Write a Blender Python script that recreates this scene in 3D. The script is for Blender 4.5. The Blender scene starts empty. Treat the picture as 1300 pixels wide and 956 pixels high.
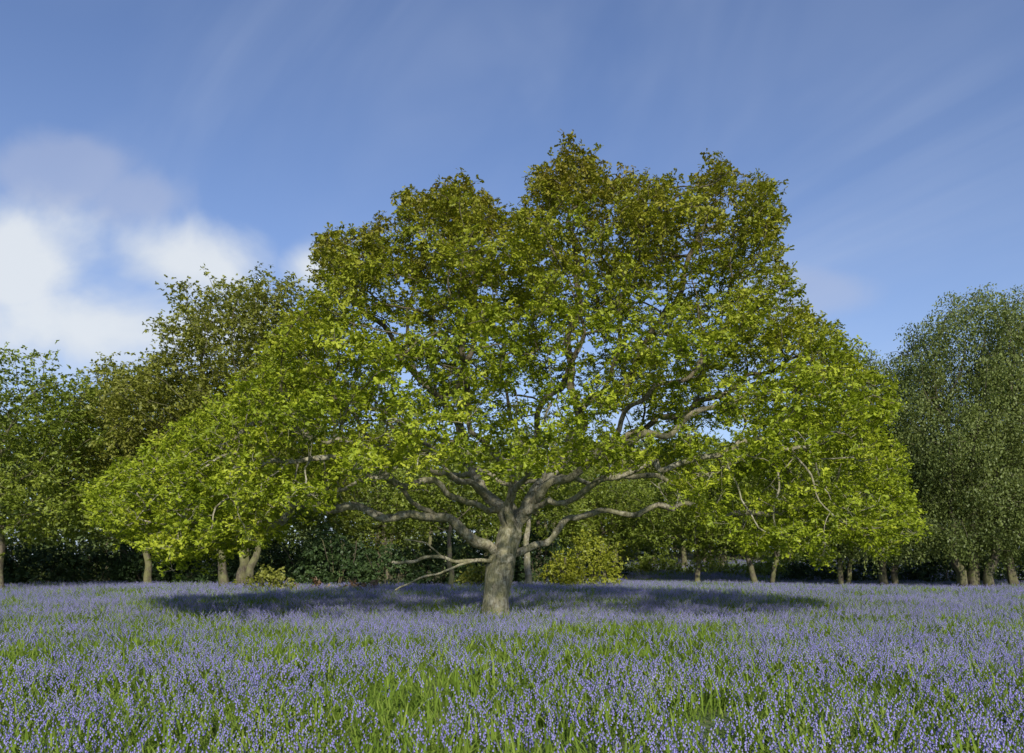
import bpy, math, random, time
import numpy as np
from mathutils import Vector, Euler, Matrix
T0=time.time()
rng=np.random.default_rng(7)
random.seed(7)
scene=bpy.context.scene
CAM_H=1.19; CAM_Y=-16.0
SUN_EL=28.5; SUN_AZ=172.0   # azimuth clockwise from +Y

# ------------------------------------------------------------------ helpers
def link(o,parent=None):
    scene.collection.objects.link(o)
    if parent is not None: o.parent=parent
    return o
def empty(name,loc=(0,0,0)):
    o=bpy.data.objects.new(name,None); o.empty_display_size=0.5
    o.location=loc; return link(o)
def mesh_np(name,verts,faces_flat,loop_tot,mat=None,smooth=False,attrs=None,midx=None):
    verts=np.asarray(verts,dtype=np.float32); ff=np.asarray(faces_flat,dtype=np.int32)
    lt=np.asarray(loop_tot,dtype=np.int32)
    me=bpy.data.meshes.new(name)
    me.vertices.add(len(verts)); me.vertices.foreach_set('co',verts.ravel())
    me.loops.add(len(ff)); me.loops.foreach_set('vertex_index',ff)
    me.polygons.add(len(lt))
    ls=np.concatenate([[0],np.cumsum(lt)[:-1]]).astype(np.int32)
    me.polygons.foreach_set('loop_start',ls); me.polygons.foreach_set('loop_total',lt)
    if smooth: me.polygons.foreach_set('use_smooth',np.ones(len(lt),dtype=bool))
    mats = mat if isinstance(mat,(list,tuple)) else ([mat] if mat else [])
    for m in mats: me.materials.append(m)
    if midx is not None: me.polygons.foreach_set('material_index',np.asarray(midx,dtype=np.int32))
    if attrs:
        for k,v in attrs.items():
            a=me.attributes.new(k,'FLOAT','POINT'); a.data.foreach_set('value',np.asarray(v,dtype=np.float32))
    me.update(calc_edges=True)
    return me
def sstep(a,b,x):
    t=np.clip((x-a)/(b-a),0,1); return t*t*(3-2*t)
def vnoise(x,y,seed=0):
    s=seed*1.7
    return (np.sin(x*1.0+s+1.3*np.sin(y*0.7+s))+np.sin(y*1.13-s+1.7*np.sin(x*0.6+2*s))+
            0.6*np.sin(x*2.3+y*1.9+s*3)+0.4*np.sin(x*3.9-y*3.1+s))/3.0
def height(x,y):
    x=np.asarray(x,dtype=float); y=np.asarray(y,dtype=float)
    h=0.05*vnoise(x*0.5,y*0.5,1)*sstep(1.0,6.0,np.hypot(x,y))
    h=h+0.10*vnoise(x*0.13,y*0.13,4)*sstep(5,14,np.hypot(x,y))
    h=h+1.5*sstep(24,50,y)*sstep(-4,12,x)
    h=h+1.2*sstep(40,90,y)
    return h

# ------------------------------------------------------------------ node helpers
class NT:
    def __init__(s,tree): s.t=tree
    def n(s,typ,**kw):
        nd=s.t.nodes.new(typ)
        for k,v in kw.items(): setattr(nd,k,v)
        return nd
    def l(s,a,b): s.t.links.new(a,b)
    def m(s,op,a,b=None,c=None,clamp=False):
        nd=s.n('ShaderNodeMath',operation=op); nd.use_clamp=clamp
        for i,v in enumerate((a,b,c)):
            if v is None: continue
            if isinstance(v,(int,float)): nd.inputs[i].default_value=v
            else: s.l(v,nd.inputs[i])
        return nd.outputs[0]
    def mix(s,fac,a,b,blend='MIX'):
        nd=s.n('ShaderNodeMixRGB',blend_type=blend)
        for i,v in enumerate((fac,a,b)):
            if isinstance(v,(int,float)): nd.inputs[i].default_value=v
            elif isinstance(v,tuple): nd.inputs[i].default_value=(v+(1,))[:4]
            else: s.l(v,nd.inputs[i])
        return nd.outputs[0]
    def ramp(s,fac,stops,interp='LINEAR'):
        nd=s.n('ShaderNodeValToRGB'); nd.color_ramp.interpolation=interp
        el=nd.color_ramp.elements
        while len(el)<len(stops): el.new(0.5)
        for e,(p,c) in zip(el,stops):
            e.position=p
            if isinstance(c,(int,float)): c=(c,c,c)
            e.color=tuple(c)+(1,)
        s.l(fac,nd.inputs[0]); return nd.outputs[0]
    def noise(s,vec,scale,detail=3,rough=0.5,dist=0.0):
        nd=s.n('ShaderNodeTexNoise'); nd.inputs['Scale'].default_value=scale
        nd.inputs['Detail'].default_value=detail; nd.inputs['Roughness'].default_value=rough
        nd.inputs['Distortion'].default_value=dist
        if vec is not None: s.l(vec,nd.inputs['Vector'])
        return nd.outputs['Fac']
def newmat(name):
    m=bpy.data.materials.new(name); m.use_nodes=True
    m.node_tree.nodes.clear(); k=NT(m.node_tree)
    out=k.n('ShaderNodeOutputMaterial'); return m,k,out

def leaf_mat(name,cols,trans=0.35,gloss=0.03,zgrad=None,patch=0.35,amp=1.0):
    m,k,out=newmat(name)
    geo=k.n('ShaderNodeNewGeometry')
    at=k.n('ShaderNodeAttribute',attribute_name='lv'); ar=k.n('ShaderNodeAttribute',attribute_name='rnd')
    big=k.noise(geo.outputs['Position'],patch,2)
    f=k.m('ADD',k.m('MULTIPLY',ar.outputs['Fac'],0.35),k.m('MULTIPLY',at.outputs['Fac'],0.35))
    f=k.m('ADD',f,k.m('MULTIPLY',k.m('SUBTRACT',big,0.35),amp),clamp=True)
    col=k.ramp(f,[(0.0,cols[0]),(0.5,cols[1]),(1.0,cols[2])])
    if zgrad:
        sx=k.n('ShaderNodeSeparateXYZ'); k.l(geo.outputs['Position'],sx.inputs[0])
        g=k.m('DIVIDE',k.m('SUBTRACT',sx.outputs['Z'],zgrad[0]),zgrad[1]-zgrad[0],clamp=True)
        n2=k.noise(geo.outputs['Position'],0.9,2)
        g=k.m('MULTIPLY',g,k.m('ADD',k.m('MULTIPLY',n2,1.0),k.m('MULTIPLY',ar.outputs['Fac'],0.5)),clamp=True)
        col=k.mix(g,col,zgrad[2])
    d=k.n('ShaderNodeBsdfDiffuse'); k.l(col,d.inputs['Color'])
    t=k.n('ShaderNodeBsdfTranslucent'); k.l(k.mix(1.0,col,(1.0,1.0,0.6),'MULTIPLY'),t.inputs['Color'])
    mx=k.n('ShaderNodeMixShader'); mx.inputs[0].default_value=trans
    k.l(d.outputs[0],mx.inputs[1]); k.l(t.outputs[0],mx.inputs[2])
    g=k.n('ShaderNodeBsdfGlossy'); g.inputs['Roughness'].default_value=0.5; g.inputs['Color'].default_value=(.9,.95,.9,1)
    m2=k.n('ShaderNodeMixShader'); m2.inputs[0].default_value=gloss
    k.l(mx.outputs[0],m2.inputs[1]); k.l(g.outputs[0],m2.inputs[2]); k.l(m2.outputs[0],out.inputs[0])
    return m
def bark_mat(name,c1,c2,c3,scale=6,bump=0.5,green=0.5,dark=None):
    m,k,out=newmat(name)
    geo=k.n('ShaderNodeNewGeometry')
    mp=k.n('ShaderNodeMapping'); mp.inputs['Scale'].default_value=(1,1,0.28)
    k.l(geo.outputs['Position'],mp.inputs['Vector'])
    n1=k.noise(mp.outputs[0],scale*3,6,0.7,0.6)
    n2=k.noise(geo.outputs['Position'],scale*0.5,4)
    n3=k.noise(geo.outputs['Position'],scale*1.8,5,0.65)
    col=k.ramp(n1,[(0.36,c1),(0.60,c2)])
    col=k.mix(k.m('MULTIPLY',k.ramp(n3,[(0.48,0.0),(0.62,1.0)]),0.75),col,c3)
    col=k.mix(k.m('MULTIPLY',k.ramp(n2,[(0.42,0.0),(0.60,1.0)]),green),col,(0.19,0.20,0.07))
    if dark:   # shade inside the crown painted into the bark: upper boughs darker, browner
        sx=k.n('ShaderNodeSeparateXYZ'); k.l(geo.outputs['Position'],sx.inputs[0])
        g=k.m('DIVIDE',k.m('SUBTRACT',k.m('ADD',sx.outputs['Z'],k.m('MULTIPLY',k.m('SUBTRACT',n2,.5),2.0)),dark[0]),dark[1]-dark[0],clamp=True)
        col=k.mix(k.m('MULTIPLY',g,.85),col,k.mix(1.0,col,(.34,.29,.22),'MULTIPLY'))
    b=k.n('ShaderNodeBump'); b.inputs['Strength'].default_value=bump; b.inputs['Distance'].default_value=0.05
    k.l(n1,b.inputs['Height'])
    p=k.n('ShaderNodeBsdfPrincipled'); p.inputs['Roughness'].default_value=0.92
    k.l(col,p.inputs['Base Color']); k.l(b.outputs[0],p.inputs['Normal']); k.l(p.outputs[0],out.inputs[0])
    return m

M_OAK=leaf_mat('oak_leaf',[(0.085,0.13,0.010),(0.29,0.37,0.020),(0.56,0.61,0.06)],0.34,0.02,
               zgrad=(4.0,8.6,(0.235,0.20,0.022)),patch=1.0,amp=1.2)
M_OLIVE=leaf_mat('olive_leaf',[(0.13,0.145,0.02),(0.26,0.28,0.04),(0.40,0.41,0.09)],0.38)
M_GREEN=leaf_mat('green_leaf',[(0.10,0.145,0.018),(0.21,0.27,0.03),(0.36,0.42,0.06)],0.38)
M_BIRCH=leaf_mat('birch_leaf',[(0.08,0.11,0.028),(0.165,0.21,0.052),(0.27,0.32,0.09)],0.36)
M_HOLLY=leaf_mat('holly_leaf',[(0.02,0.04,0.014),(0.04,0.075,0.022),(0.08,0.13,0.035)],0.1,0.03)
M_YEL=leaf_mat('yellow_leaf',[(0.20,0.24,0.015),(0.33,0.36,0.03),(0.46,0.46,0.05)],0.35)
M_DIST=leaf_mat('distant_leaf',[(0.07,0.11,0.035),(0.13,0.18,0.05),(0.21,0.26,0.08)],0.3,patch=0.15)
M_BRACK=leaf_mat('bracken_leaf',[(0.10,0.06,0.035),(0.19,0.12,0.07),(0.30,0.21,0.13)],0.2)
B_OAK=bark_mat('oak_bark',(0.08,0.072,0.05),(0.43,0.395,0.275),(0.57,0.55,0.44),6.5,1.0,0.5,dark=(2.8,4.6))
B_PALE=bark_mat('ash_bark',(0.10,0.09,0.06),(0.30,0.27,0.19),(0.40,0.38,0.30),5,.7,0.40)
B_BG=bark_mat('dark_bark',(0.035,0.03,0.022),(0.12,0.10,0.07),(0.17,0.15,0.11),5,0.5,0.6)
B_BIR=bark_mat('birch_bark',(0.03,0.025,0.02),(0.09,0.075,0.055),(0.14,0.12,0.09),5,0.5,0.4)

# ------------------------------------------------------------------ leaf sprigs
PROTO={}
def leaf_shape(kind):
    if kind=='oak':   # lobed blade: narrow base, waist, broad upper lobes
        v=[(0,0,0),(.30,.17,.03),(.45,.10,.02),(.72,.28,.05),(1,0,-.08),(.72,-.28,.05),(.45,-.10,.02),(.30,-.17,.03)]
        f=[[0,2,1],[0,4,3,2],[0,7,6],[0,6,5,4]]
    else:
        v=[(0,0,0),(.45,.28,.05),(1,0,-.06),(.45,-.28,.05)]; f=[[0,2,1],[0,3,2]]
    return np.array(v,float),f
def make_sprig(name,mat,kind,nleaf,R,flat,size,seed,hang=0.0,twigmat=None):
    r=np.random.default_rng(seed)
    lv,lf=leaf_shape(kind); V=[];F=[];L=[];A=[];MI=[]
    nv=0
    nros=max(3,nleaf//6); ros=[]
    for i in range(nros):
        a=r.uniform(0,6.283); q=R*r.uniform(.1,1)**.6
        ros.append(np.array([math.cos(a)*q,math.sin(a)*q,r.normal(0,R*flat)]))
    for i in range(nleaf):
        if hang>0:
            st=i%5; sa=st*1.257+seed; tt=r.uniform(0,1)
            pos=np.array([math.cos(sa)*R*(.25+.5*tt**.5)+r.normal(0,.04),math.sin(sa)*R*(.25+.5*tt**.5)+r.normal(0,.04),-hang*tt])
            a=r.uniform(0,6.283)
        else:
            a=r.uniform(0,2*math.pi); pos=ros[i%nros]+r.normal(0,.015,3)
        s=size*r.uniform(.65,1.25)
        yaw=a+r.normal(0,.5); pitch=r.normal(0.20+hang*0.8,0.42); roll=r.normal(0,0.5)
        M=np.array(Euler((roll,pitch,yaw)).to_matrix())
        V.append((lv*s)@M.T+pos)
        for f in lf: F+= [x+nv for x in f]; L.append(len(f)); MI.append(0)
        A+= [r.uniform()]*len(lv); nv+=len(lv)
    if twigmat:
        for e in ros:
            p=np.array([-e[1],e[0],0]); p=p/(np.linalg.norm(p)+1e-6)*.004
            V.append(np.array([-p,p,e+p*.5,e-p*.5])); F+=[nv,nv+1,nv+2,nv+3]; L.append(4); A+=[0]*4; MI.append(1); nv+=4
    me=mesh_np(name,np.vstack(V),F,L,[mat]+([twigmat] if twigmat else []),attrs={'lv':A},midx=MI)
    return bpy.data.objects.new(name,me)
def sprig_coll(key,n,**kw):
    c=bpy.data.collections.new('proto_'+key)
    for i in range(n): c.objects.link(make_sprig('%s_%d'%(key,i),seed=i*13+5,**kw))
    PROTO[key]=(c,n)
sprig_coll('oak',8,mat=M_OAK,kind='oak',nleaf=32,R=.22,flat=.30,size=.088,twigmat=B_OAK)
sprig_coll('olive',5,mat=M_OLIVE,kind='s',nleaf=36,R=.44,flat=.35,size=.13)
sprig_coll('green',5,mat=M_GREEN,kind='s',nleaf=36,R=.44,flat=.32,size=.13)
sprig_coll('birch',5,mat=M_BIRCH,kind='s',nleaf=46,R=.42,flat=.4,size=.105,hang=.7)
sprig_coll('holly',3,mat=M_HOLLY,kind='s',nleaf=40,R=.36,flat=.5,size=.12)
sprig_coll('yel',3,mat=M_YEL,kind='s',nleaf=30,R=.3,flat=.5,size=.10)
sprig_coll('dist',3,mat=M_DIST,kind='s',nleaf=60,R=.95,flat=.5,size=.30)
sprig_coll('brack',3,mat=M_BRACK,kind='s',nleaf=26,R=.3,flat=.35,size=.15)

def scatter(name,coll,pts,rots,scl,idx,parent=None,realize=True):
    n=len(pts)
    me=bpy.data.meshes.new(name); me.vertices.add(n)
    me.vertices.foreach_set('co',np.asarray(pts,np.float32).ravel())
    a=me.attributes.new('rot','FLOAT_VECTOR','POINT'); a.data.foreach_set('vector',np.asarray(rots,np.float32).ravel())
    a=me.attributes.new('scl','FLOAT','POINT'); a.data.foreach_set('value',np.asarray(scl,np.float32))
    a=me.attributes.new('rnd','FLOAT','POINT'); a.data.foreach_set('value',rng.uniform(0,1,n).astype(np.float32))
    a=me.attributes.new('pidx','INT','POINT'); a.data.foreach_set('value',np.asarray(idx,np.int32))
    o=bpy.data.objects.new(name,me); link(o,parent)
    ng=bpy.data.node_groups.new(name+'_gn','GeometryNodeTree')
    ng.interface.new_socket('Geometry',in_out='INPUT',socket_type='NodeSocketGeometry')
    ng.interface.new_socket('Geometry',in_out='OUTPUT',socket_type='NodeSocketGeometry')
    N=ng.nodes; gi=N.new('NodeGroupInput'); go=N.new('NodeGroupOutput')
    ip=N.new('GeometryNodeInstanceOnPoints'); ci=N.new('GeometryNodeCollectionInfo')
    ci.inputs['Collection'].default_value=coll; ci.inputs['Separate Children'].default_value=True
    ci.inputs['Reset Children'].default_value=True
    def na(nm,dt):
        x=N.new('GeometryNodeInputNamedAttribute'); x.data_type=dt; x.inputs['Name'].default_value=nm; return x.outputs['Attribute']
    er=N.new('FunctionNodeEulerToRotation'); ng.links.new(na('rot','FLOAT_VECTOR'),er.inputs[0])
    ng.links.new(gi.outputs[0],ip.inputs['Points']); ng.links.new(ci.outputs[0],ip.inputs['Instance'])
    ip.inputs['Pick Instance'].default_value=True
    ng.links.new(na('pidx','INT'),ip.inputs['Instance Index'])
    ng.links.new(er.outputs[0],ip.inputs['Rotation']); ng.links.new(na('scl','FLOAT'),ip.inputs['Scale'])
    if realize:
        rz=N.new('GeometryNodeRealizeInstances'); ng.links.new(ip.outputs[0],rz.inputs[0]); ng.links.new(rz.outputs[0],go.inputs[0])
    else: ng.links.new(ip.outputs[0],go.inputs[0])
    md=o.modifiers.new('scatter','NODES'); md.node_group=ng
    return o
def scatter_key(name,key,pts,parent,tilt=.45,s=(.75,1.25),r=None):
    r=r or rng; n=len(pts); c,k=PROTO[key]
    rots=np.stack([r.normal(0,tilt,n),r.normal(0,tilt,n),r.uniform(0,6.283,n)],1)
    return scatter(name,c,pts,rots,r.uniform(s[0],s[1],n),r.integers(0,k,n),parent)

# ------------------------------------------------------------------ tree growth
def grow(nodes,parent,attr,step,kill,infl,iters,r,grav=0.0,wig=0.12):
    """space colonisation: branches reach for points in the crown"""
    nodes=[np.array(n,float) for n in nodes]; parent=list(parent)
    P=np.array(attr)
    best=np.full(len(P),1e9); bi=np.zeros(len(P),int)
    def upd(start):
        NN=np.array(nodes[start:])
        for c in range(0,len(NN),400):
            d=np.linalg.norm(P[:,None,:]-NN[None,c:c+400,:],axis=2)
            j=d.argmin(1); dm=d[np.arange(len(P)),j]; u=dm<best
            best[u]=dm[u]; bi[u]=j[u]+start+c
    upd(0); kids={}
    for it in range(iters):
        keep=best>kill
        P=P[keep];best=best[keep];bi=bi[keep]
        if len(P)==0: break
        act=best<infl
        if not act.any(): act=best<=best.min()+step
        idx=bi[act]; A=np.array(nodes)
        d=P[act]-A[idx]; d/=np.linalg.norm(d,axis=1)[:,None]
        u,inv=np.unique(idx,return_inverse=True)
        S=np.zeros((len(u),3)); np.add.at(S,inv,d)
        S/=np.linalg.norm(S,axis=1)[:,None]+1e-9
        S+=r.normal(0,wig,S.shape)
        S[:,2]-=grav
        S/=np.linalg.norm(S,axis=1)[:,None]+1e-9
        start=len(nodes)
        for i,ni in enumerate(u):
            ks=kids.setdefault(int(ni),[])
            if len(ks)>=4: continue
            q=nodes[ni]+S[i]*step
            if any(np.linalg.norm(nodes[k_]-q)<step*.35 for k_ in ks): continue
            ks.append(len(nodes)); nodes.append(q); parent.append(int(ni))
        if len(nodes)==start:
            keep=np.ones(len(P),bool); keep[np.where(act)[0]]=False
            P=P[keep];best=best[keep];bi=bi[keep]
            if len(P)==0: break
            continue
        upd(start)
    return np.array(nodes),np.array(parent)
def radii(parent,r0,ex,minr=None):
    n=len(parent); acc=np.zeros(n); r=np.zeros(n)
    for i in range(n-1,-1,-1):
        r[i]=max(r0,acc[i]**(1/ex)) if acc[i]>0 else r0
        if minr is not None and i in minr: r[i]=max(r[i],minr[i])
        p=parent[i]
        if p>=0: acc[p]+=r[i]**ex
    return r
def tubes(name,nodes,parent,r,mat,parentobj,flare=0.0,cut=0.0,smooth=1,lump=0.0):
    n=len(nodes); ch=[[] for _ in range(n)]
    for i in range(n):
        if parent[i]>=0: ch[parent[i]].append(i)
    Q=nodes.copy(); rl=np.random.default_rng(99)
    for _ in range(smooth):
        Q2=Q.copy()
        for i in range(n):
            if parent[i]>=0 and ch[i]:
                c=max(ch[i],key=lambda k_:r[k_]); Q2[i]=.5*Q[i]+.25*(Q[parent[i]]+Q[c])
        Q=Q2
    V=[];F=[];L=[];nv=0
    starts=[i for i in range(n) if parent[i]<0]; stack=list(starts)
    while stack:
        s=stack.pop(); chain=[s]; cur=s
        while ch[cur]:
            c=max(ch[cur],key=lambda k_:r[k_])
            for k_ in ch[cur]:
                if k_!=c: stack.append(k_)
            chain.append(c); cur=c
        pts=[Q[i] for i in chain]; rr=[r[i]*(1+(lump*rl.normal() if r[i]>.03 and r[i]<.2 else 0)) for i in chain]
        if parent[s]>=0:
            pts=[Q[parent[s]]]+pts; rr=[min(rr[0]*1.25,r[parent[s]])]+rr
        if len(pts)<2 or max(rr)<cut: continue
        R=max(rr); sides=22 if R>.15 else 10 if R>.05 else 5 if R>.02 else 3
        pts=np.array(pts); T=np.gradient(pts,axis=0); T/=np.linalg.norm(T,axis=1)[:,None]+1e-9
        up=np.array([0,0,1.]) if abs(T[0][2])<.9 else np.array([1.,0,0])
        x=np.cross(up,T[0]); x/=np.linalg.norm(x)
        ang=np.arange(sides)/sides*2*math.pi
        for i in range(len(pts)):
            x=x-T[i]*x.dot(T[i]); x/=np.linalg.norm(x)+1e-9; y=np.cross(T[i],x)
            rad=np.full(sides,rr[i])
            if R>.05:
                q=pts[i][2]+pts[i][0]
                rad=rad*(1+.08*np.sin(3*ang+q*1.1)+.05*np.sin(5*ang-q*2.)+.05*np.sin(2*ang+q*6)+.03*np.sin(7*ang+q*3))
            if flare>0 and parent[s]<0:
                hh=pts[i][2]-pts[0][2]; fl=flare*math.exp(-hh/.22)
                rad=rad*(1+fl*(1+.45*np.sin(5*ang+.6)))
            V.append(pts[i]+np.outer(np.cos(ang)*rad,x)+np.outer(np.sin(ang)*rad,y))
        m=len(pts)
        base=nv+np.arange(m-1)[:,None]*sides; a=np.arange(sides)[None,:]; b=(a+1)%sides
        q=np.stack([base+a,base+b,base+sides+b,base+sides+a],-1).reshape(-1,4)
        F.append(q.ravel()); L.append(np.full(len(q),4)); nv+=m*sides
    me=mesh_np(name,np.vstack(V),np.concatenate(F),np.concatenate(L),mat,smooth=True)
    o=bpy.data.objects.new(name,me); link(o,parentobj); return Q
def resample(pl,step,r,wig=.03,sway=0.0):
    pl=np.array(pl,float); out=[pl[0]]
    for a,b in zip(pl[:-1],pl[1:]):
        n=max(1,int(round(np.linalg.norm(b-a)/step)))
        for j in range(1,n+1):
            out.append(a+(b-a)*j/n+(r.normal(0,wig,3) if j<n else 0))
    if sway>0:
        ph=r.uniform(0,6.28,6); L=0
        for i in range(1,len(out)):
            L+=step; f=min(1,L/.8)
            out[i]=out[i]+f*sway*np.array([math.sin(L*2.3+ph[0])+.6*math.sin(L*5.6+ph[1]),math.sin(L*2.0+ph[2])+.6*math.sin(L*5.2+ph[3]),math.sin(L*2.7+ph[4])+.8*math.sin(L*6.3+ph[5])])
    return out

# ------------------------------------------------------------------ the oak
def E(x,y,d=0.0):   # elevation drawing of the oak -> metres (drawing unit 15.83 mm)
    return np.array([(x-650)*.01583,d,CAM_H+(715-y)*.01583])
r=np.random.default_rng(23)
nodes=[];par=[]
def limb(start,pts,step=.14,wig=.042,sway=.10):
    pl=[nodes[start]]+pts if start is not None else pts
    rs=resample(pl,step,r,wig,sway); k0=0 if start is None else 1
    prev=start if start is not None else -1
    ids=[]
    for q in rs[k0:]:
        nodes.append(q); par.append(prev); prev=len(nodes)-1; ids.append(prev)
    return ids
tr=limb(None,[E(628,797),E(630,760),E(635,725),E(642,700),E(647,676)],.12,.008,0)
near=lambda p:int(np.argmin(np.linalg.norm(np.array(nodes)-p,axis=1)))
L1=limb(near(E(640,706)),[E(610,680,-.3),E(572,664,-.6),E(520,659,-.9),E(465,646,-1.1),E(400,655,-1.1),E(340,668,-.8),E(280,672,-.4)])
L2=limb(tr[-1],[E(630,645,.2),E(606,605,.5),E(590,560,.8),E(560,510,1.0),E(525,455,1.0),E(500,390,.8)])
C1=limb(tr[-1],[E(652,640,-.2),E(640,600,-.6),E(612,570,-1.1),E(600,520,-1.8),E(590,460,-2.2)])
R1=limb(tr[-1],[E(668,648,.15),E(692,612,.3),E(722,572,.4),E(742,520,.5),E(725,440,.4),E(735,340,.2),E(730,260,0)])
R2=limb(near(E(668,648,.15)),[E(705,610,-.5),E(765,578,-1.1),E(830,560,-1.6),E(910,530,-1.6),E(980,505,-1.2)])
R3=limb(near(E(640,710)),[E(674,692,.3),E(720,665,.8),E(790,642,1.2),E(870,640,1.2),E(950,648,.8),E(1040,655,.4),E(1100,665,0)])
L3=limb(near(E(622,630,.3)),[E(570,600,-.8),E(510,588,-1.5),E(440,570,-1.8),E(370,560,-1.4),E(300,570,-.8)])
R4=limb(near(E(742,520,.5)),[E(800,470,.8),E(850,400,.9),E(880,320,.6),E(900,260,.2)])
R5=limb(near(E(722,572,.4)),[E(800,545,1.2),E(890,500,1.8),E(980,460,1.6),E(1040,430,1.0)])
B1=limb(tr[-1],[E(655,610,1.2),E(660,540,2.3),E(650,460,3.0)])
B2=limb(near(E(655,610,1.2)),[E(760,560,2.6),E(840,520,3.2)])
B3=limb(near(E(655,610,1.2)),[E(560,560,2.4),E(470,520,3.0)])
F1=limb(near(E(652,640,-.2)),[E(668,590,-1.2),E(700,530,-2.3),E(720,460,-2.8)])
L5=limb(near(E(525,455,1.0)),[E(470,400,.6),E(430,350,.2)])
L6=limb(near(E(606,605,.5)),[E(560,590,.9),E(500,560,1.1),E(440,520,1.0),E(390,470,.6)])
L7=limb(near(E(560,510,1.0)),[E(590,450,.2),E(610,380,0),E(600,300,0)])
R6=limb(near(E(742,520,.5)),[E(775,470,-.6),E(790,400,-.9),E(800,310,-.4)])
R7=limb(near(E(765,578,-1.1)),[E(800,530,-1.6),E(860,480,-1.8),E(930,420,-1.2)])
L8=limb(near(E(628,650,.2)),[E(590,640,-.8),E(540,625,-1.6),E(480,612,-2.3),E(410,605,-2.5),E(330,600,-2.0)])
R8=limb(near(E(660,655,0)),[E(700,640,-.9),E(760,622,-1.7),E(830,602,-2.2),E(910,590,-2.3),E(990,585,-1.8)])
R9=limb(near(E(700,602,.3)),[E(760,600,1.0),E(840,598,1.7),E(930,590,2.0),E(1030,560,1.6)])
L9=limb(near(E(590,560,.8)),[E(530,545,.2),E(470,525,-.2),E(400,510,-.3),E(340,505,-.2)])
minr={}
def setr(ids,a,b):
    for j,i in enumerate(ids): minr[i]=a+(b-a)*(j/len(ids))**.8
setr(tr,.262,.23); setr(L1,.115,.025); setr(L2,.125,.025); setr(R1,.135,.025); setr(R2,.10,.025); setr(C1,.09,.02)
setr(R3,.085,.02); setr(L3,.07,.02); setr(R4,.06,.02); setr(L6,.06,.015); setr(L7,.05,.015); setr(R6,.05,.015); setr(R7,.05,.015)
setr(L8,.065,.018); setr(R8,.065,.018); setr(R9,.06,.02); setr(L9,.055,.018)
top=np.array([(112,632),(150,598),(175,596),(200,566),(240,536),(262,532),(300,490),(326,478),(338,438),(352,398),(370,408),(398,380),(404,308),(450,302),(478,296),(508,252),(540,262),(560,241),(585,246),(605,224),(624,268),(648,288),(668,262),(682,213),(712,205),(730,176),(752,205),(775,242),(800,226),(818,222),(834,250),(850,208),(868,272),(886,240),(905,200),(928,230),(942,244),(960,226),(990,250),(992,282),(996,330),(1002,350),(1022,392),(1045,414),(1072,398),(1090,450),(1112,486),(1134,488),(1140,560),(1150,625),(1165,665)],float)
bot=np.array([(112,645),(190,690),(222,722),(285,705),(340,672),(400,640),(470,612),(560,585),(640,600),(720,585),(800,600),(870,640),(930,690),(1010,712),(1080,695),(1150,690),(1167,672)],float)
def sil_top(x): return np.interp(x,top[:,0],top[:,1])
def sil_bot(x): return np.interp(x,bot[:,0],bot[:,1])
cl=[];pts=[]
tries=0
while len(cl)<560 and tries<90000:
    tries+=1
    x=r.uniform(112,1167); yt=sil_top(x); yb=sil_bot(x)
    y=r.uniform(yt,yb); Xd=(x-640)/530.
    dmax=4.9*math.sqrt(max(0,1-Xd*Xd))
    hh=(yb-y)/max(1,(yb-yt)); dmax*=math.sqrt(max(.06,1-hh**2.2*.9))
    d=r.uniform(-1,1)*dmax
    shell=max(abs(d)/max(dmax,.01),hh,abs(Xd))
    if r.uniform()>shell**2*1.1+.14: continue
    if 520<x<830 and y>520 and abs(d)<2.2: continue
    k=(16+d)/16.
    p=E(x,y,0); p=np.array([p[0]*k,d,CAM_H+(p[2]-CAM_H)*k])
    if p[2]<.95: continue
    if vnoise(p[0]*1.5+p[1]*.8,p[2]*1.9-p[1]*.6,3)>.66 and hh<.88: continue
    if cl and np.min(np.linalg.norm(np.array(cl)-p,axis=1))<.44: continue
    cl.append(p)
    s=r.uniform(.22,.40)
    pts.append(p+r.normal(0,1,(11,3))*np.array([s,s,s*.42]))
for tx in np.arange(125,1165,8.):
    ty=sil_top(tx)
    if r.uniform()<.3: continue
    pts.append(E(tx,ty+r.uniform(-8,16),r.normal(0,.4))+r.normal(0,.06,(2,3)))
for tx,ty in [(650,575),(640,560),(665,580),(630,545),(700,560),(560,560)]:
    pts.append(E(tx,ty,-2.6)+r.normal(0,.3,(5,3)))
attr=np.vstack(pts)
def proj(p):
    return 650+p[:,0]*16/(16+p[:,1])/.01583, 715-(p[:,2]-CAM_H)*16/(16+p[:,1])/.01583
px,py=proj(attr)
ok=(py>sil_top(px)-9)&(py<sil_bot(px)+8)&(px>112)&(px<1168)&(attr[:,2]>.8)
ok&=~((px>1000)&(px<1100)&(py>585)&(py<612))
attr=attr[ok]
N_,P_=grow(nodes,par,attr,.17,.20,3.0,120,r,wig=.36)
rad=radii(P_,.0078,2.4,minr)
oak=empty('oak_tree',(0,0,0))
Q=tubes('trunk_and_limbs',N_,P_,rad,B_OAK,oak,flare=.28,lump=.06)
haskid=np.zeros(len(P_),bool); haskid[P_[P_>=0]]=True
tips=Q[~haskid]; thin=Q[(rad<.0105)&haskid]
lp=np.vstack([tips,tips+r.normal(0,.09,tips.shape),tips+r.normal(0,.13,tips.shape),thin+r.normal(0,.07,thin.shape)])
lx,ly=proj(lp)
bare=(lx>430)&(lx<860)&(ly>592)&(lp[:,1]>-3.5)&(lp[:,1]<3)
bare|=(ly<sil_top(lx)-10)|((vnoise(lp[:,0]*2.1+lp[:,1],lp[:,2]*2.6-lp[:,1]*.8,11)>.72)&(ly>sil_top(lx)+40))
lp=lp[~bare]
if len(lp)>15500: lp=lp[r.permutation(len(lp))[:15500]]
scatter_key('foliage','oak',lp,oak,tilt=.38,s=(.65,1.2),r=r)
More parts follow.
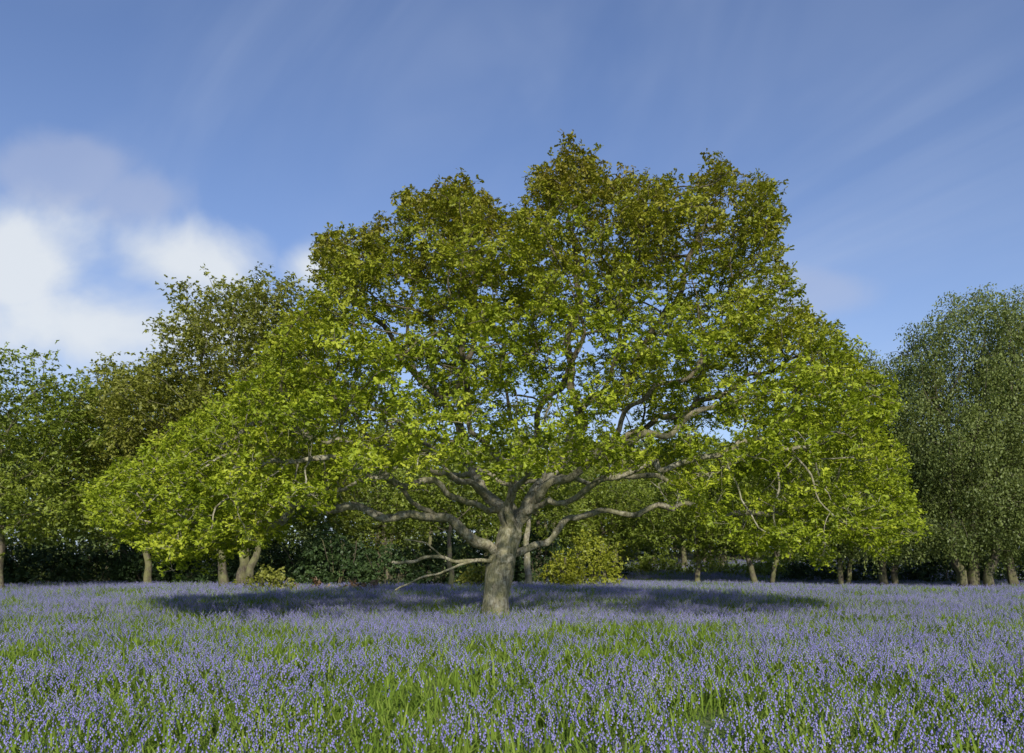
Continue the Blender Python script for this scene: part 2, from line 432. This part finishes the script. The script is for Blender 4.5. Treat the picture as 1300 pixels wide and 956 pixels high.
dn=[];dp=[]
def dlimb(start,pp):
    rs=resample(([dn[start]] if start is not None else [])+pp,.1,r,.02,.04); prev=start if start is not None else -1
    for q in rs[(1 if start is not None else 0):]:
        dn.append(q); dp.append(prev); prev=len(dn)-1
    return prev
nd=lambda p:int(np.argmin(np.linalg.norm(np.array(dn)-p,axis=1)))
dlimb(None,[E(628,712,0),E(600,714,-.3),E(565,706,-.7),E(535,712,-1.0),E(508,718,-1.2)])
dlimb(nd(E(600,714,-.3)),[E(575,722,-.6),E(545,730,-.8),E(515,745,-1)])
dlimb(nd(E(565,706,-.7)),[E(540,690,-.9),E(520,686,-1.1)])
rr=radii(np.array(dp),.012,2.0); rr=np.maximum(rr,np.linspace(.045,.012,len(dn)))
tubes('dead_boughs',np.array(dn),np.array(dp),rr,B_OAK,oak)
dn.clear();dp.clear()
dlimb(None,[E(560,660,-.7),E(520,632,-1.3),E(500,618,-1.7),E(470,628,-2),E(430,640,-2.1)])
dlimb(nd(E(500,618,-1.7)),[E(540,590,-2),E(588,578,-2.1)])
dlimb(nd(E(500,618,-1.7)),[E(505,590,-1.9),E(470,580,-2.1)])
rr=np.maximum(radii(np.array(dp),.012,2.0),np.linspace(.05,.014,len(dn)))
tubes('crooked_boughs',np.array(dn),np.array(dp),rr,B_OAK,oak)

# ------------------------------------------------------------------ other trees
def tree(name,x,D,H,lobes,key,seed,bark=B_BG,npts=900,r0=.010,trunks=None,tr_r=.2,step=.33,tilt=.4,clear=1.6,ssc=(.8,1.3),grav=0.,cap=3200):
    """lobes: (dx,dy,z,rx,ry,rz) relative to the foot"""
    r=np.random.default_rng(seed); y=D+CAM_Y; z0=float(height(x,y))
    nodes=[];par=[];mr={}
    for (tx,ty,lx,tR) in (trunks or [(0,0,0,tr_r)]):
        pl=[(x+tx,y+ty,z0-.15),(x+tx+lx*.3,y+ty,z0+clear*.6),(x+tx+lx,y+ty,z0+clear),(x+tx*.8+lx*1.3,y+ty,z0+H*.5)]
        prev=-1
        for j,q in enumerate(resample(pl,step*.6,r,.03,.05)):
            nodes.append(q); par.append(prev); prev=len(nodes)-1; mr[prev]=max(.03,tR*(1-.03*j))
    P=[]
    vol=np.array([l[3]*l[4]*l[5] for l in lobes]); w=vol**.75/np.sum(vol**.75)
    for l,ww in zip(lobes,w):
        nC=max(5,int(npts*ww/7))
        d=r.normal(0,1,(nC,3)); d/=np.linalg.norm(d,axis=1)[:,None]
        c=d*(r.uniform(.30,1,(nC,1))**.45)*np.array(l[3:6])*r.uniform(.8,1.1,(nC,1))+np.array([x+l[0],y+l[1],z0+l[2]])
        s=.40
        P.append((c[:,None,:]+r.normal(0,1,(nC,7,3))*np.array([s,s,s*.5])).reshape(-1,3))
    P=np.vstack(P); P=P[P[:,2]>z0+.5]
    N_,P_=grow(nodes,par,P,step,.38,5.,60,r,grav=grav,wig=.25)
    rad=radii(P_,r0,2.5,mr)
    o=empty(name,(0,0,0))
    Q=tubes('trunk_and_limbs',N_,P_,rad,bark,o,flare=.3)
    hk=np.zeros(len(P_),bool); hk[P_[P_>=0]]=True
    tips=Q[~hk]; thin=Q[(rad<r0*2.0)&hk]
    lp=np.vstack([tips,tips+r.normal(0,.26,tips.shape),thin+r.normal(0,.2,thin.shape)])
    if len(lp)>cap: lp=lp[r.permutation(len(lp))[:cap]]
    scatter_key('foliage',key,lp,o,tilt=tilt,s=ssc,r=r)
# left group
tree('maple_tree',-19.3,30,9.2,[(0,0,6.2,3.3,2.8,2.9),(1.6,-.3,3.6,2.2,2,1.4),(-2.2,0,4.5,2.4,2,2.2)],'green',31,npts=1500)
tree('maple_tree',-15.6,34,10,[(0,0,7.1,2.9,2.6,2.9),(-1.8,0,4.6,2.2,2,2.0),(1.5,0,4.2,2.2,2,1.8)],'olive',32,npts=1500,tr_r=.17)
tree('field_oak_tree',-10.7,31,12.4,[(.2,0,8.9,3.6,3,3.5),(0,0,9.8,2.6,2.4,2.4),(-2.6,0,6.8,2.6,2.2,2.6),(2.4,0,6.4,2.3,2.2,2.4),(0,0,4.4,4.2,3,1.5)],'olive',33,npts=3400,
          trunks=[(-.45,0,-.3,.19),(.1,.2,.1,.24),(.45,-.1,.35,.17)],cap=6000)
tree('maple_tree',-24.5,32,11,[(0,0,7,3.6,3.2,3.6),(0,0,4,3.4,3,1.8)],'green',34,npts=1000,cap=2200)
tree('maple_tree',-20,41,11.2,[(0,0,7,4,3.2,3.8),(0,0,3.8,4,3,1.8)],'green',35,npts=1200,cap=2500)
tree('maple_tree',-14,42,11,[(0,0,7,4,3.2,3.6),(0,0,3.8,4,3,1.8)],'olive',36,npts=1200,cap=2500)
# behind the oak
tree('maple_tree',-6.5,39,9.2,[(0,0,5.8,3.6,3,2.9),(0,0,3.6,3.6,3,1.5)],'green',37,npts=1200,cap=2500)
tree('hazel_tree',-2.45,31.5,5.2,[(0,.5,3.9,2.0,1.8,1.2)],'green',38,npts=450,tr_r=.12,clear=1.3)
tree('hazel_tree',.65,33.5,7,[(0,.5,5.0,2.6,2.2,1.8)],'green',39,npts=700,tr_r=.17,bark=B_PALE,clear=1.8)
tree('maple_tree',1.5,46,8.5,[(0,0,5.6,4.2,3.4,2.6),(0,0,3,4,3,1.6)],'green',40,npts=1000,cap=2200)
tree('hazel_tree',9.3,40,6.6,[(0,0,4.2,3.2,2.6,1.9),(0,.5,2.6,3.0,2,1.0)],'green',41,npts=1100,tr_r=.15,clear=1.4,cap=2500)
tree('hazel_tree',12.2,38,7,[(0,0,4.8,2.8,2.6,2.1),(-1,0,3.1,2.2,2,1.1)],'green',42,npts=1000,trunks=[(-.6,0,-.3,.15),(.25,.2,.2,.13)],clear=1.4,cap=2400)
tree('hazel_tree',15.0,36,8,[(0,0,5.2,2.5,2.4,2.4),(.2,0,3.2,2.4,2,1.1)],'birch',43,npts=900,trunks=[(-.1,0,-.1,.13),(.2,.2,.2,.11)],clear=1.3,cap=2000)
tree('maple_tree',7,54,9,[(0,0,5.8,4.6,3.4,2.6),(0,0,3.4,4.4,3,1.4)],'olive',44,npts=1000,cap=2300,clear=2.0)
tree('maple_tree',12.5,52,9,[(0,0,5.8,4.2,3.4,2.6),(0,0,3.4,4.4,3,1.4)],'green',45,npts=1000,cap=2300,clear=2.0,trunks=[(-1.2,0,-.2,.2),(1.3,.6,.3,.18)])
tree('hazel_tree',5.6,44,6,[(0,0,4.0,2.6,2.4,1.7),(0,0,2.6,2.4,2,1)],'green',46,npts=700,cap=1700,clear=1.5,trunks=[(-.5,0,-.2,.11),(.4,.3,.2,.10)])
# right: birches
tree('birch_tree',16.6,35,11.6,[(0,0,8.0,2.2,2,3.0),(0,0,5.2,2.7,2.4,2.4),(-.6,0,3.2,2.4,2.0,1.3)],'birch',51,bark=B_BIR,npts=1700,trunks=[(-.2,0,-.2,.17),(.25,.1,.2,.15)],tilt=.25,clear=1.5,cap=3000)
tree('birch_tree',19.2,33,13.2,[(-.2,0,9.9,2.8,2.4,2.8),(-.8,0,6.8,3.2,2.6,2.7),(.2,0,4.0,2.8,2.4,1.9),(-.5,0,2.7,2.6,2,.9)],'birch',52,bark=B_BIR,npts=2700,trunks=[(-.45,0,-.5,.22),(0,.2,0,.26),(.4,-.1,.4,.22)],tilt=.25,clear=1.6,cap=4800)
tree('birch_tree',22.4,34,13.4,[(0,0,9.6,2.8,2.4,3.0),(.2,0,6.8,3.1,2.6,2.7),(-.3,0,4.0,2.9,2.4,1.9),(-.5,0,2.7,2.6,2,.9)],'birch',53,bark=B_BIR,npts=2700,trunks=[(-.9,0,-.5,.2),(0,.2,.2,.2)],tilt=.25,clear=1.6,cap=4800)
tree('birch_tree',26.5,36,13,[(0,0,9,3,2.6,3.6),(0,0,4.5,3,2.6,2.4)],'birch',54,bark=B_BIR,npts=1200,tilt=.18,cap=2000)

# ------------------------------------------------------------------ shrubs
def bush(name,key,specs,seed,dens=18,tilt=.7,s=(.8,1.3)):
    r=np.random.default_rng(seed); P=[]
    for (x,D,w,d,h) in specs:
        y=D+CAM_Y; z0=float(height(x,y)); n=int(dens*w*h*2.2)
        a=r.normal(0,1,(n,3)); a/=np.linalg.norm(a,axis=1)[:,None]; a[:,2]=np.abs(a[:,2])
        q=r.uniform(.5,1.0,(n,1))**.5*(1+.18*np.sin(a[:,:1]*5+seed)*np.cos(a[:,2:]*4+x)+r.normal(0,.05,(n,1)))
        p=a*q*np.array([w,d,h*.92]); p[:,0]+=x;p[:,1]+=y;p[:,2]+=z0
        P.append(p)
    P=np.vstack(P); e=empty(name)
    nn=[];pp=[]
    for (x,D,w,d,h) in specs:
        z0=float(height(x,D+CAM_Y))
        for j in range(7):
            b=np.array([x+r.normal(0,.15),D+CAM_Y+r.normal(0,.15),z0-.05]); t=b+np.array([r.normal(0,w*.4),r.normal(0,d*.4),h*.8])
            prev=-1
            for q in resample([b,b*.5+t*.5+r.normal(0,.1,3),t],.3,r,.03): nn.append(q);pp.append(prev);prev=len(nn)-1
    tubes('stems',np.array(nn),np.array(pp),np.full(len(nn),.022),B_BG,e)
    scatter_key('leaves',key,P,e,tilt=tilt,s=s,r=r)
def B(x,D,w,h,d=1.4): return (x,D,w,d,h)
bush('holly_bush','holly',[B(-25,37,2.2,2.8),B(-22.5,38,2.2,2.4),B(-20,38.5,1.9,2.0),B(-17.5,38,1.9,2.3)],61)
bush('holly_bush','holly',[B(-14.8,38.5,1.9,2.0),B(-12,37,2.1,3.0),B(-9.3,36.5,1.8,2.4)],62)
bush('holly_bush','holly',[B(-7.4,34,1.9,2.7),B(-5.2,34.5,1.4,2.0),B(-3.2,35.5,1.6,2.4)],63)
bush('holly_bush','holly',[B(-1,37,1.8,2.4),B(1.2,37.5,1.8,2.7),B(5.5,47,1.6,1.3)],64)
bush('holly_bush','holly',[B(16.5,43,2.2,1.5),B(19.5,42,2.4,1.8),B(22.5,41,2.4,2.0),B(26,41,2.5,2.0)],65)
bush('goat_willow_shrub','yel',[B(3.5,34.5,1.35,2.5,1.2),B(2.2,35,.9,1.8,1)],66,dens=26)
bush('bracken','brack',[B(-7.6,29.5,.9,.28,.5),B(-5.6,29.8,.9,.32,.5)],67,dens=26)
bush('bramble_shrub','olive',[B(-8.6,28,.7,.8,.7),B(-1.2,33,.9,1.1,.8)],68,dens=18)
bush('bramble_shrub','green',[B(8.8,50,2.2,1.1,1),B(12.0,48,1.9,.9,1),B(15.5,47,2.2,1.2,1)],70,dens=20)

# ------------------------------------------------------------------ distant woodland (one mass)
r=np.random.default_rng(77); n=7200
ang=r.uniform(-1.05,1.05,n); D=r.uniform(60,85,n)
X=np.sin(ang)*D; Y=np.cos(ang)*D+CAM_Y
Htop=9.5+2.2*vnoise(X*.35,Y*.35,3)+1.2*vnoise(X*1.1,Y*.9,5)+np.where(X<-10,1.5,0)
Z=height(X,Y)+Htop*r.uniform(0,1,n)**.95
dw=empty('distant_woodland')
scatter_key('foliage','dist',np.stack([X,Y,Z],1),dw,tilt=.6,s=(.9,1.6),r=r)
nn=[];pp=[];rr_=[]
for i in range(70):
    a=r.uniform(-1,1); d=r.uniform(54,75); x=math.sin(a)*d; y=math.cos(a)*d+CAM_Y; z0=float(height(x,y)); prev=-1
    for q in resample([(x,y,z0-.2),(x+r.normal(0,.3),y,z0+6)],1.2,r,.08): nn.append(q);pp.append(prev);prev=len(nn)-1;rr_.append(.13)
tubes('trunks',np.array(nn),np.array(pp),np.array(rr_),B_BG,dw)

# ------------------------------------------------------------------ ground
gx=np.concatenate([-np.geomspace(900,40,26),np.linspace(-38,38,191),np.geomspace(40,900,26)])
gy=np.concatenate([-np.geomspace(300,22,14),np.linspace(-20,70,226),np.geomspace(72,1200,26)])
GX,GY=np.meshgrid(gx,gy); GZ=height(GX,GY)
nx,ny=len(gx),len(gy); I=np.arange(nx*ny).reshape(ny,nx)
F=np.stack([I[:-1,:-1],I[:-1,1:],I[1:,1:],I[1:,:-1]],-1).reshape(-1,4)
m,k,out=newmat('woodland_floor')
geo=k.n('ShaderNodeNewGeometry')
n2=k.noise(geo.outputs['Position'],9,5,.6); n4=k.noise(geo.outputs['Position'],.7,4,.6)
col=k.ramp(n2,[(0.3,(0.05,0.08,0.02)),(0.5,(0.10,0.15,0.035)),(0.7,(0.16,0.16,0.065))])
sx=k.n('ShaderNodeSeparateXYZ'); k.l(geo.outputs['Position'],sx.inputs[0])
g=k.m('DIVIDE',k.m('SUBTRACT',sx.outputs['Y'],24.0),8.0,clamp=True)
dead=k.ramp(n2,[(0.3,(0.05,0.04,0.025)),(0.55,(0.12,0.095,0.055)),(0.75,(0.17,0.16,0.085))])
dead=k.mix(k.ramp(n4,[(.4,0.0),(.6,1.0)]),dead,(0.07,0.10,0.03))
col=k.mix(g,col,dead)
b=k.n('ShaderNodeBump'); b.inputs['Strength'].default_value=.8; b.inputs['Distance'].default_value=.06; k.l(n2,b.inputs['Height'])
p=k.n('ShaderNodeBsdfPrincipled'); p.inputs['Roughness'].default_value=.95
k.l(col,p.inputs['Base Color']); k.l(b.outputs[0],p.inputs['Normal']); k.l(p.outputs[0],out.inputs[0])
link(bpy.data.objects.new('ground',mesh_np('ground',np.stack([GX.ravel(),GY.ravel(),GZ.ravel()],1),F.ravel(),np.full(len(F),4),m,smooth=True)))

# ------------------------------------------------------------------ bluebells
def simple_leaf(name,stops,trans):
    m,k,out=newmat(name)
    at=k.n('ShaderNodeAttribute',attribute_name='lv')
    geo=k.n('ShaderNodeNewGeometry'); nz=k.noise(geo.outputs['Position'],.8,2)
    f=k.m('ADD',k.m('MULTIPLY',nz,.5),k.m('MULTIPLY',at.outputs['Fac'],.55))
    col=k.ramp(f,stops)
    d=k.n('ShaderNodeBsdfDiffuse'); k.l(col,d.inputs[0]); t=k.n('ShaderNodeBsdfTranslucent'); k.l(col,t.inputs[0])
    mx=k.n('ShaderNodeMixShader'); mx.inputs[0].default_value=trans
    k.l(d.outputs[0],mx.inputs[1]); k.l(t.outputs[0],mx.inputs[2]); k.l(mx.outputs[0],out.inputs[0]); return m
M_BELL=simple_leaf('bluebell_petal',[(0,(0.22,0.20,0.57)),(.5,(0.36,0.33,0.74)),(1,(0.55,0.52,0.90))],.3)
M_BLADE=simple_leaf('bluebell_leaf',[(0,(0.09,0.15,0.02)),(.5,(0.19,0.29,0.04)),(1,(0.35,0.43,0.09))],.35)
def clump(name,nfl,nbl,seed,R=.52,tall=1.0):
    r=np.random.default_rng(seed); V=[];F=[];L=[];A=[];MI=[]; nv=0
    def add(v,f,mi,a):
        nonlocal nv
        V.append(np.array(v)); 
        for q in f: F.extend([x+nv for x in q]); L.append(len(q)); MI.append(mi)
        A.extend([a]*len(v)); nv+=len(v)
    for i in range(nbl):
        a=r.uniform(0,6.283); rd=R*math.sqrt(r.uniform())*r.uniform(.9,1.15); b=np.array([math.cos(a)*rd,math.sin(a)*rd,0])
        yaw=r.uniform(0,6.283); dr=np.array([math.cos(yaw),math.sin(yaw),0]); sd=np.array([-dr[1],dr[0],0])
        Ln=r.uniform(.15,.34)*tall; w=r.uniform(.0035,.008); arch=r.uniform(.2,1.1)
        vs=[];lv=r.uniform()
        for t in (0,.35,.7,1.):
            c=b+dr*Ln*t*t*arch*.8+np.array([0,0,Ln*(t-.5*arch*t*t)])
            ww=w*(1 if t<.8 else .25); vs+= [c-sd*ww,c+sd*ww]
        add(vs,[[0,1,3,2],[2,3,5,4],[4,5,7,6]],1,lv)
    for i in range(nfl):
        a=r.uniform(0,6.283); rd=R*math.sqrt(r.uniform())*r.uniform(.9,1.15); b=np.array([math.cos(a)*rd,math.sin(a)*rd,0])
        yaw=r.uniform(0,6.283); dr=np.array([math.cos(yaw),math.sin(yaw),0]); H=r.uniform(.16,.34); lv=r.uniform()
        def st(t): return b+dr*(.02*t+.07*max(0,t-.6)**1.5*3)+np.array([0,0,H*(t-.35*max(0,t-.75)**1.5*2)])
        vs=[]
        sd=np.array([-dr[1],dr[0],0])*.002; fr=dr*.002
        for t in (0,.6,1.):
            c=st(t); vs+=[c-sd,c+sd,c+fr]
        f=[]
        for j in range(2):
            o=j*3
            for u in range(3): f.append([o+u,o+(u+1)%3,o+3+(u+1)%3,o+3+u])
        add(vs,f,2,lv)
        nb=r.integers(5,9)
        for j in range(nb):
            t=.6+.4*j/(nb-1); c=st(t); ya=yaw+r.normal(0,.9); od=np.array([math.cos(ya),math.sin(ya),0])
            p0=c+od*.008; dn_=od*.35+np.array([0,0,-1]); dn_/=np.linalg.norm(dn_)
            s=r.uniform(.62,.88)*(1.05-.35*(t-.58)/.42)
            u=np.cross(dn_,[0.3,.5,.9]); u/=np.linalg.norm(u); w=np.cross(dn_,u)
            vs=[]
            for (l,rr) in ((0,.003),(.012,.0065),(.022,.010)):
                for q in range(4):
                    an=q*1.5708; vs.append(p0+dn_*l*s+(u*math.cos(an)+w*math.sin(an))*rr*s)
            f=[[0,1,2,3]]
            for ring in (0,4):
                for q in range(4): f.append([ring+q,ring+(q+1)%4,ring+4+(q+1)%4,ring+4+q])
            add(vs,f,0,min(1,max(0,lv*.6+r.uniform()*.4)))
    me=mesh_np(name,np.vstack(V),F,L,[M_BELL,M_BLADE,M_BLADE],attrs={'lv':A},midx=MI)
    return bpy.data.objects.new(name,me)
cb=bpy.data.collections.new('proto_bluebell')
for i in range(5): cb.objects.link(clump('bb_%d'%i,98,220,100+i))
for i in range(5,7): cb.objects.link(clump('bb_%d'%i,50,270,100+i,tall=1.07))
for i in range(7,9): cb.objects.link(clump('bb_%d'%i,16,320,100+i,tall=1.12))
r=np.random.default_rng(5)
def fieldpts(n,d0,d1):
    D=np.sqrt(r.uniform(d0*d0,d1*d1,n)); u=r.uniform(-.84,.84,n); return np.stack([u*D,D+CAM_Y],1)
def thin_out(xy,dm):
    keep=[];grid={}
    for q in xy:
        c=(int(q[0]//dm),int(q[1]//dm)); ok=True
        for i in (-1,0,1):
            for j in (-1,0,1):
                for w in grid.get((c[0]+i,c[1]+j),()):
                    if (w[0]-q[0])**2+(w[1]-q[1])**2<dm*dm: ok=False
        if ok: grid.setdefault(c,[]).append(q); keep.append(q)
    return np.array(keep)
xy=np.vstack([thin_out(fieldpts(4000,3.4,12),.58),thin_out(fieldpts(7000,12,24),.62),thin_out(fieldpts(15000,24,60),.80)])
keep=np.hypot(xy[:,0]+.35,xy[:,1])>.45
edge=19.5+2.0*vnoise(xy[:,0]*.4,xy[:,1]*.1,2)+20*sstep(1,5,xy[:,0])+2*sstep(-2,4,xy[:,0])
keep&=(xy[:,1]<edge)
xy=xy[keep]
n=len(xy); z=height(xy[:,0],xy[:,1])
D=xy[:,1]-CAM_Y
pat=vnoise(xy[:,0]*.9,xy[:,1]*.7,8)+.7*vnoise(xy[:,0]*2.3,xy[:,1]*1.9,9)+r.normal(0,.30,n)+.12*np.clip((20-D)/12,-1,1)
idx=np.where(pat>.52,r.integers(7,9,n),np.where(pat>.0,r.integers(5,7,n),r.integers(0,5,n)))
rots=np.stack([r.normal(0,.03,n),r.normal(0,.03,n),r.uniform(0,6.283,n)],1)
scl=r.uniform(.88,1.12,n)*np.where(D>24,1.2,1)
scatter('bluebells',cb,np.stack([xy[:,0],xy[:,1],z-.01],1),rots,scl,idx,realize=False)

# ------------------------------------------------------------------ light
el=math.radians(SUN_EL); az=math.radians(SUN_AZ)
sv=Vector((math.sin(az)*math.cos(el),math.cos(az)*math.cos(el),math.sin(el)))
sd=bpy.data.lights.new('sun','SUN'); sd.energy=4.5; sd.angle=math.radians(1.8); sd.color=(1,.93,.79)
so=bpy.data.objects.new('sun',sd); so.rotation_euler=sv.to_track_quat('Z','Y').to_euler(); so.location=(20,-30,30); link(so)

w=bpy.data.worlds.new('World'); scene.world=w; w.use_nodes=True
w.node_tree.nodes.clear(); k=NT(w.node_tree)
out=k.n('ShaderNodeOutputWorld'); bg=k.n('ShaderNodeBackground'); bg.inputs['Strength'].default_value=.14
sky=k.n('ShaderNodeTexSky'); sky.sky_type='NISHITA'; sky.sun_disc=False
sky.sun_elevation=el; sky.sun_rotation=az; sky.air_density=1.0; sky.dust_density=.5; sky.ozone_density=2.0
tc=k.n('ShaderNodeTexCoord'); sx=k.n('ShaderNodeSeparateXYZ'); k.l(tc.outputs['Generated'],sx.inputs[0])
x,y,z=sx.outputs
zc=k.m('ADD',k.m('MAXIMUM',z,0.0),.30)
u=k.m('DIVIDE',x,zc); v=k.m('DIVIDE',y,zc)
ca,sa=math.cos(math.radians(-38)),math.sin(math.radians(-38))
al=k.m('ADD',k.m('MULTIPLY',u,sa),k.m('MULTIPLY',v,ca))
ac=k.m('SUBTRACT',k.m('MULTIPLY',u,ca),k.m('MULTIPLY',v,sa))
cx=k.n('ShaderNodeCombineXYZ'); k.l(k.m('MULTIPLY',al,.45),cx.inputs[0]); k.l(k.m('MULTIPLY',ac,1.2),cx.inputs[1])
ci=k.noise(cx.outputs[0],1.8,5,.52,.9)
cirrus=k.ramp(ci,[(.36,0.0),(.78,1.0)],'EASE')
ci2=k.noise(tc.outputs['Generated'],2.6,3)
cirrus=k.m('MULTIPLY',k.m('MULTIPLY',cirrus,k.ramp(ci2,[(.32,0.15),(.62,1.0)])),.60)
col=k.mix(1.0,sky.outputs[0],(0.84,0.86,1.05),'MULTIPLY')
col=k.mix(cirrus,col,(3.6,4.2,5.5))
hz=k.m('POWER',k.m('SUBTRACT',1.0,k.m('MAXIMUM',z,0.0),clamp=True),5.0)
col=k.mix(k.m('MULTIPLY',hz,.85),col,(3.6,4.5,5.8))
def blob(cx_,cz_,rx,rz):
    a=k.m('DIVIDE',k.m('SUBTRACT',k.m('DIVIDE',x,k.m('MAXIMUM',y,.05)),cx_),rx)
    b=k.m('DIVIDE',k.m('SUBTRACT',k.m('DIVIDE',z,k.m('MAXIMUM',y,.05)),cz_),rz)
    d=k.m('SQRT',k.m('ADD',k.m('MULTIPLY',a,a),k.m('MULTIPLY',b,b)))
    return k.m('SUBTRACT',1.0,d)
bl=None
for q in [(-.64,.37,.20,.10),(-.40,.375,.16,.085),(-.50,.29,.36,.11),(-.25,.37,.07,.055)]:
    o=blob(*q); bl=o if bl is None else k.m('MAXIMUM',bl,o)
cn=k.noise(tc.outputs['Generated'],6.5,6,.52,.3)
cv=k.m('ADD',k.m('MULTIPLY',bl,1.0),k.m('MULTIPLY',k.m('SUBTRACT',cn,.5),2.0))
cum=k.ramp(cv,[(-.0,0.0),(.75,1.0)],'EASE')
shade=k.ramp(k.m('ADD',k.m('MULTIPLY',cn,.9),k.m('MULTIPLY',bl,.3)),[(.3,(3.8,4.4,5.4)),(.68,(5.6,5.9,6.2))])
col=k.mix(k.m('MULTIPLY',cum,.9),col,shade)
gb=k.m('MAXIMUM',blob(-.56,.49,.12,.055),blob(-.46,.46,.09,.05))
gb=k.m('MAXIMUM',gb,blob(.38,.34,.11,.045))
gv=k.m('ADD',k.m('MULTIPLY',gb,.9),k.m('MULTIPLY',k.m('SUBTRACT',cn,.5),2.2))
col=k.mix(k.m('MULTIPLY',k.ramp(gv,[(0,0.0),(.6,1.0)],'EASE'),.38),col,(3.6,3.9,4.9))
k.l(col,bg.inputs['Color']); k.l(bg.outputs[0],out.inputs['Surface'])

# ------------------------------------------------------------------ camera
cd=bpy.data.cameras.new('camera'); cd.sensor_width=36; cd.lens=28; cd.shift_y=.182; cd.clip_end=5000; cd.clip_start=.1
co=bpy.data.objects.new('camera',cd); co.location=(0,CAM_Y,CAM_H); co.rotation_euler=(math.radians(90),0,0); link(co)
scene.camera=co
scene.view_settings.view_transform='Standard'; scene.view_settings.look='None'; scene.view_settings.exposure=0
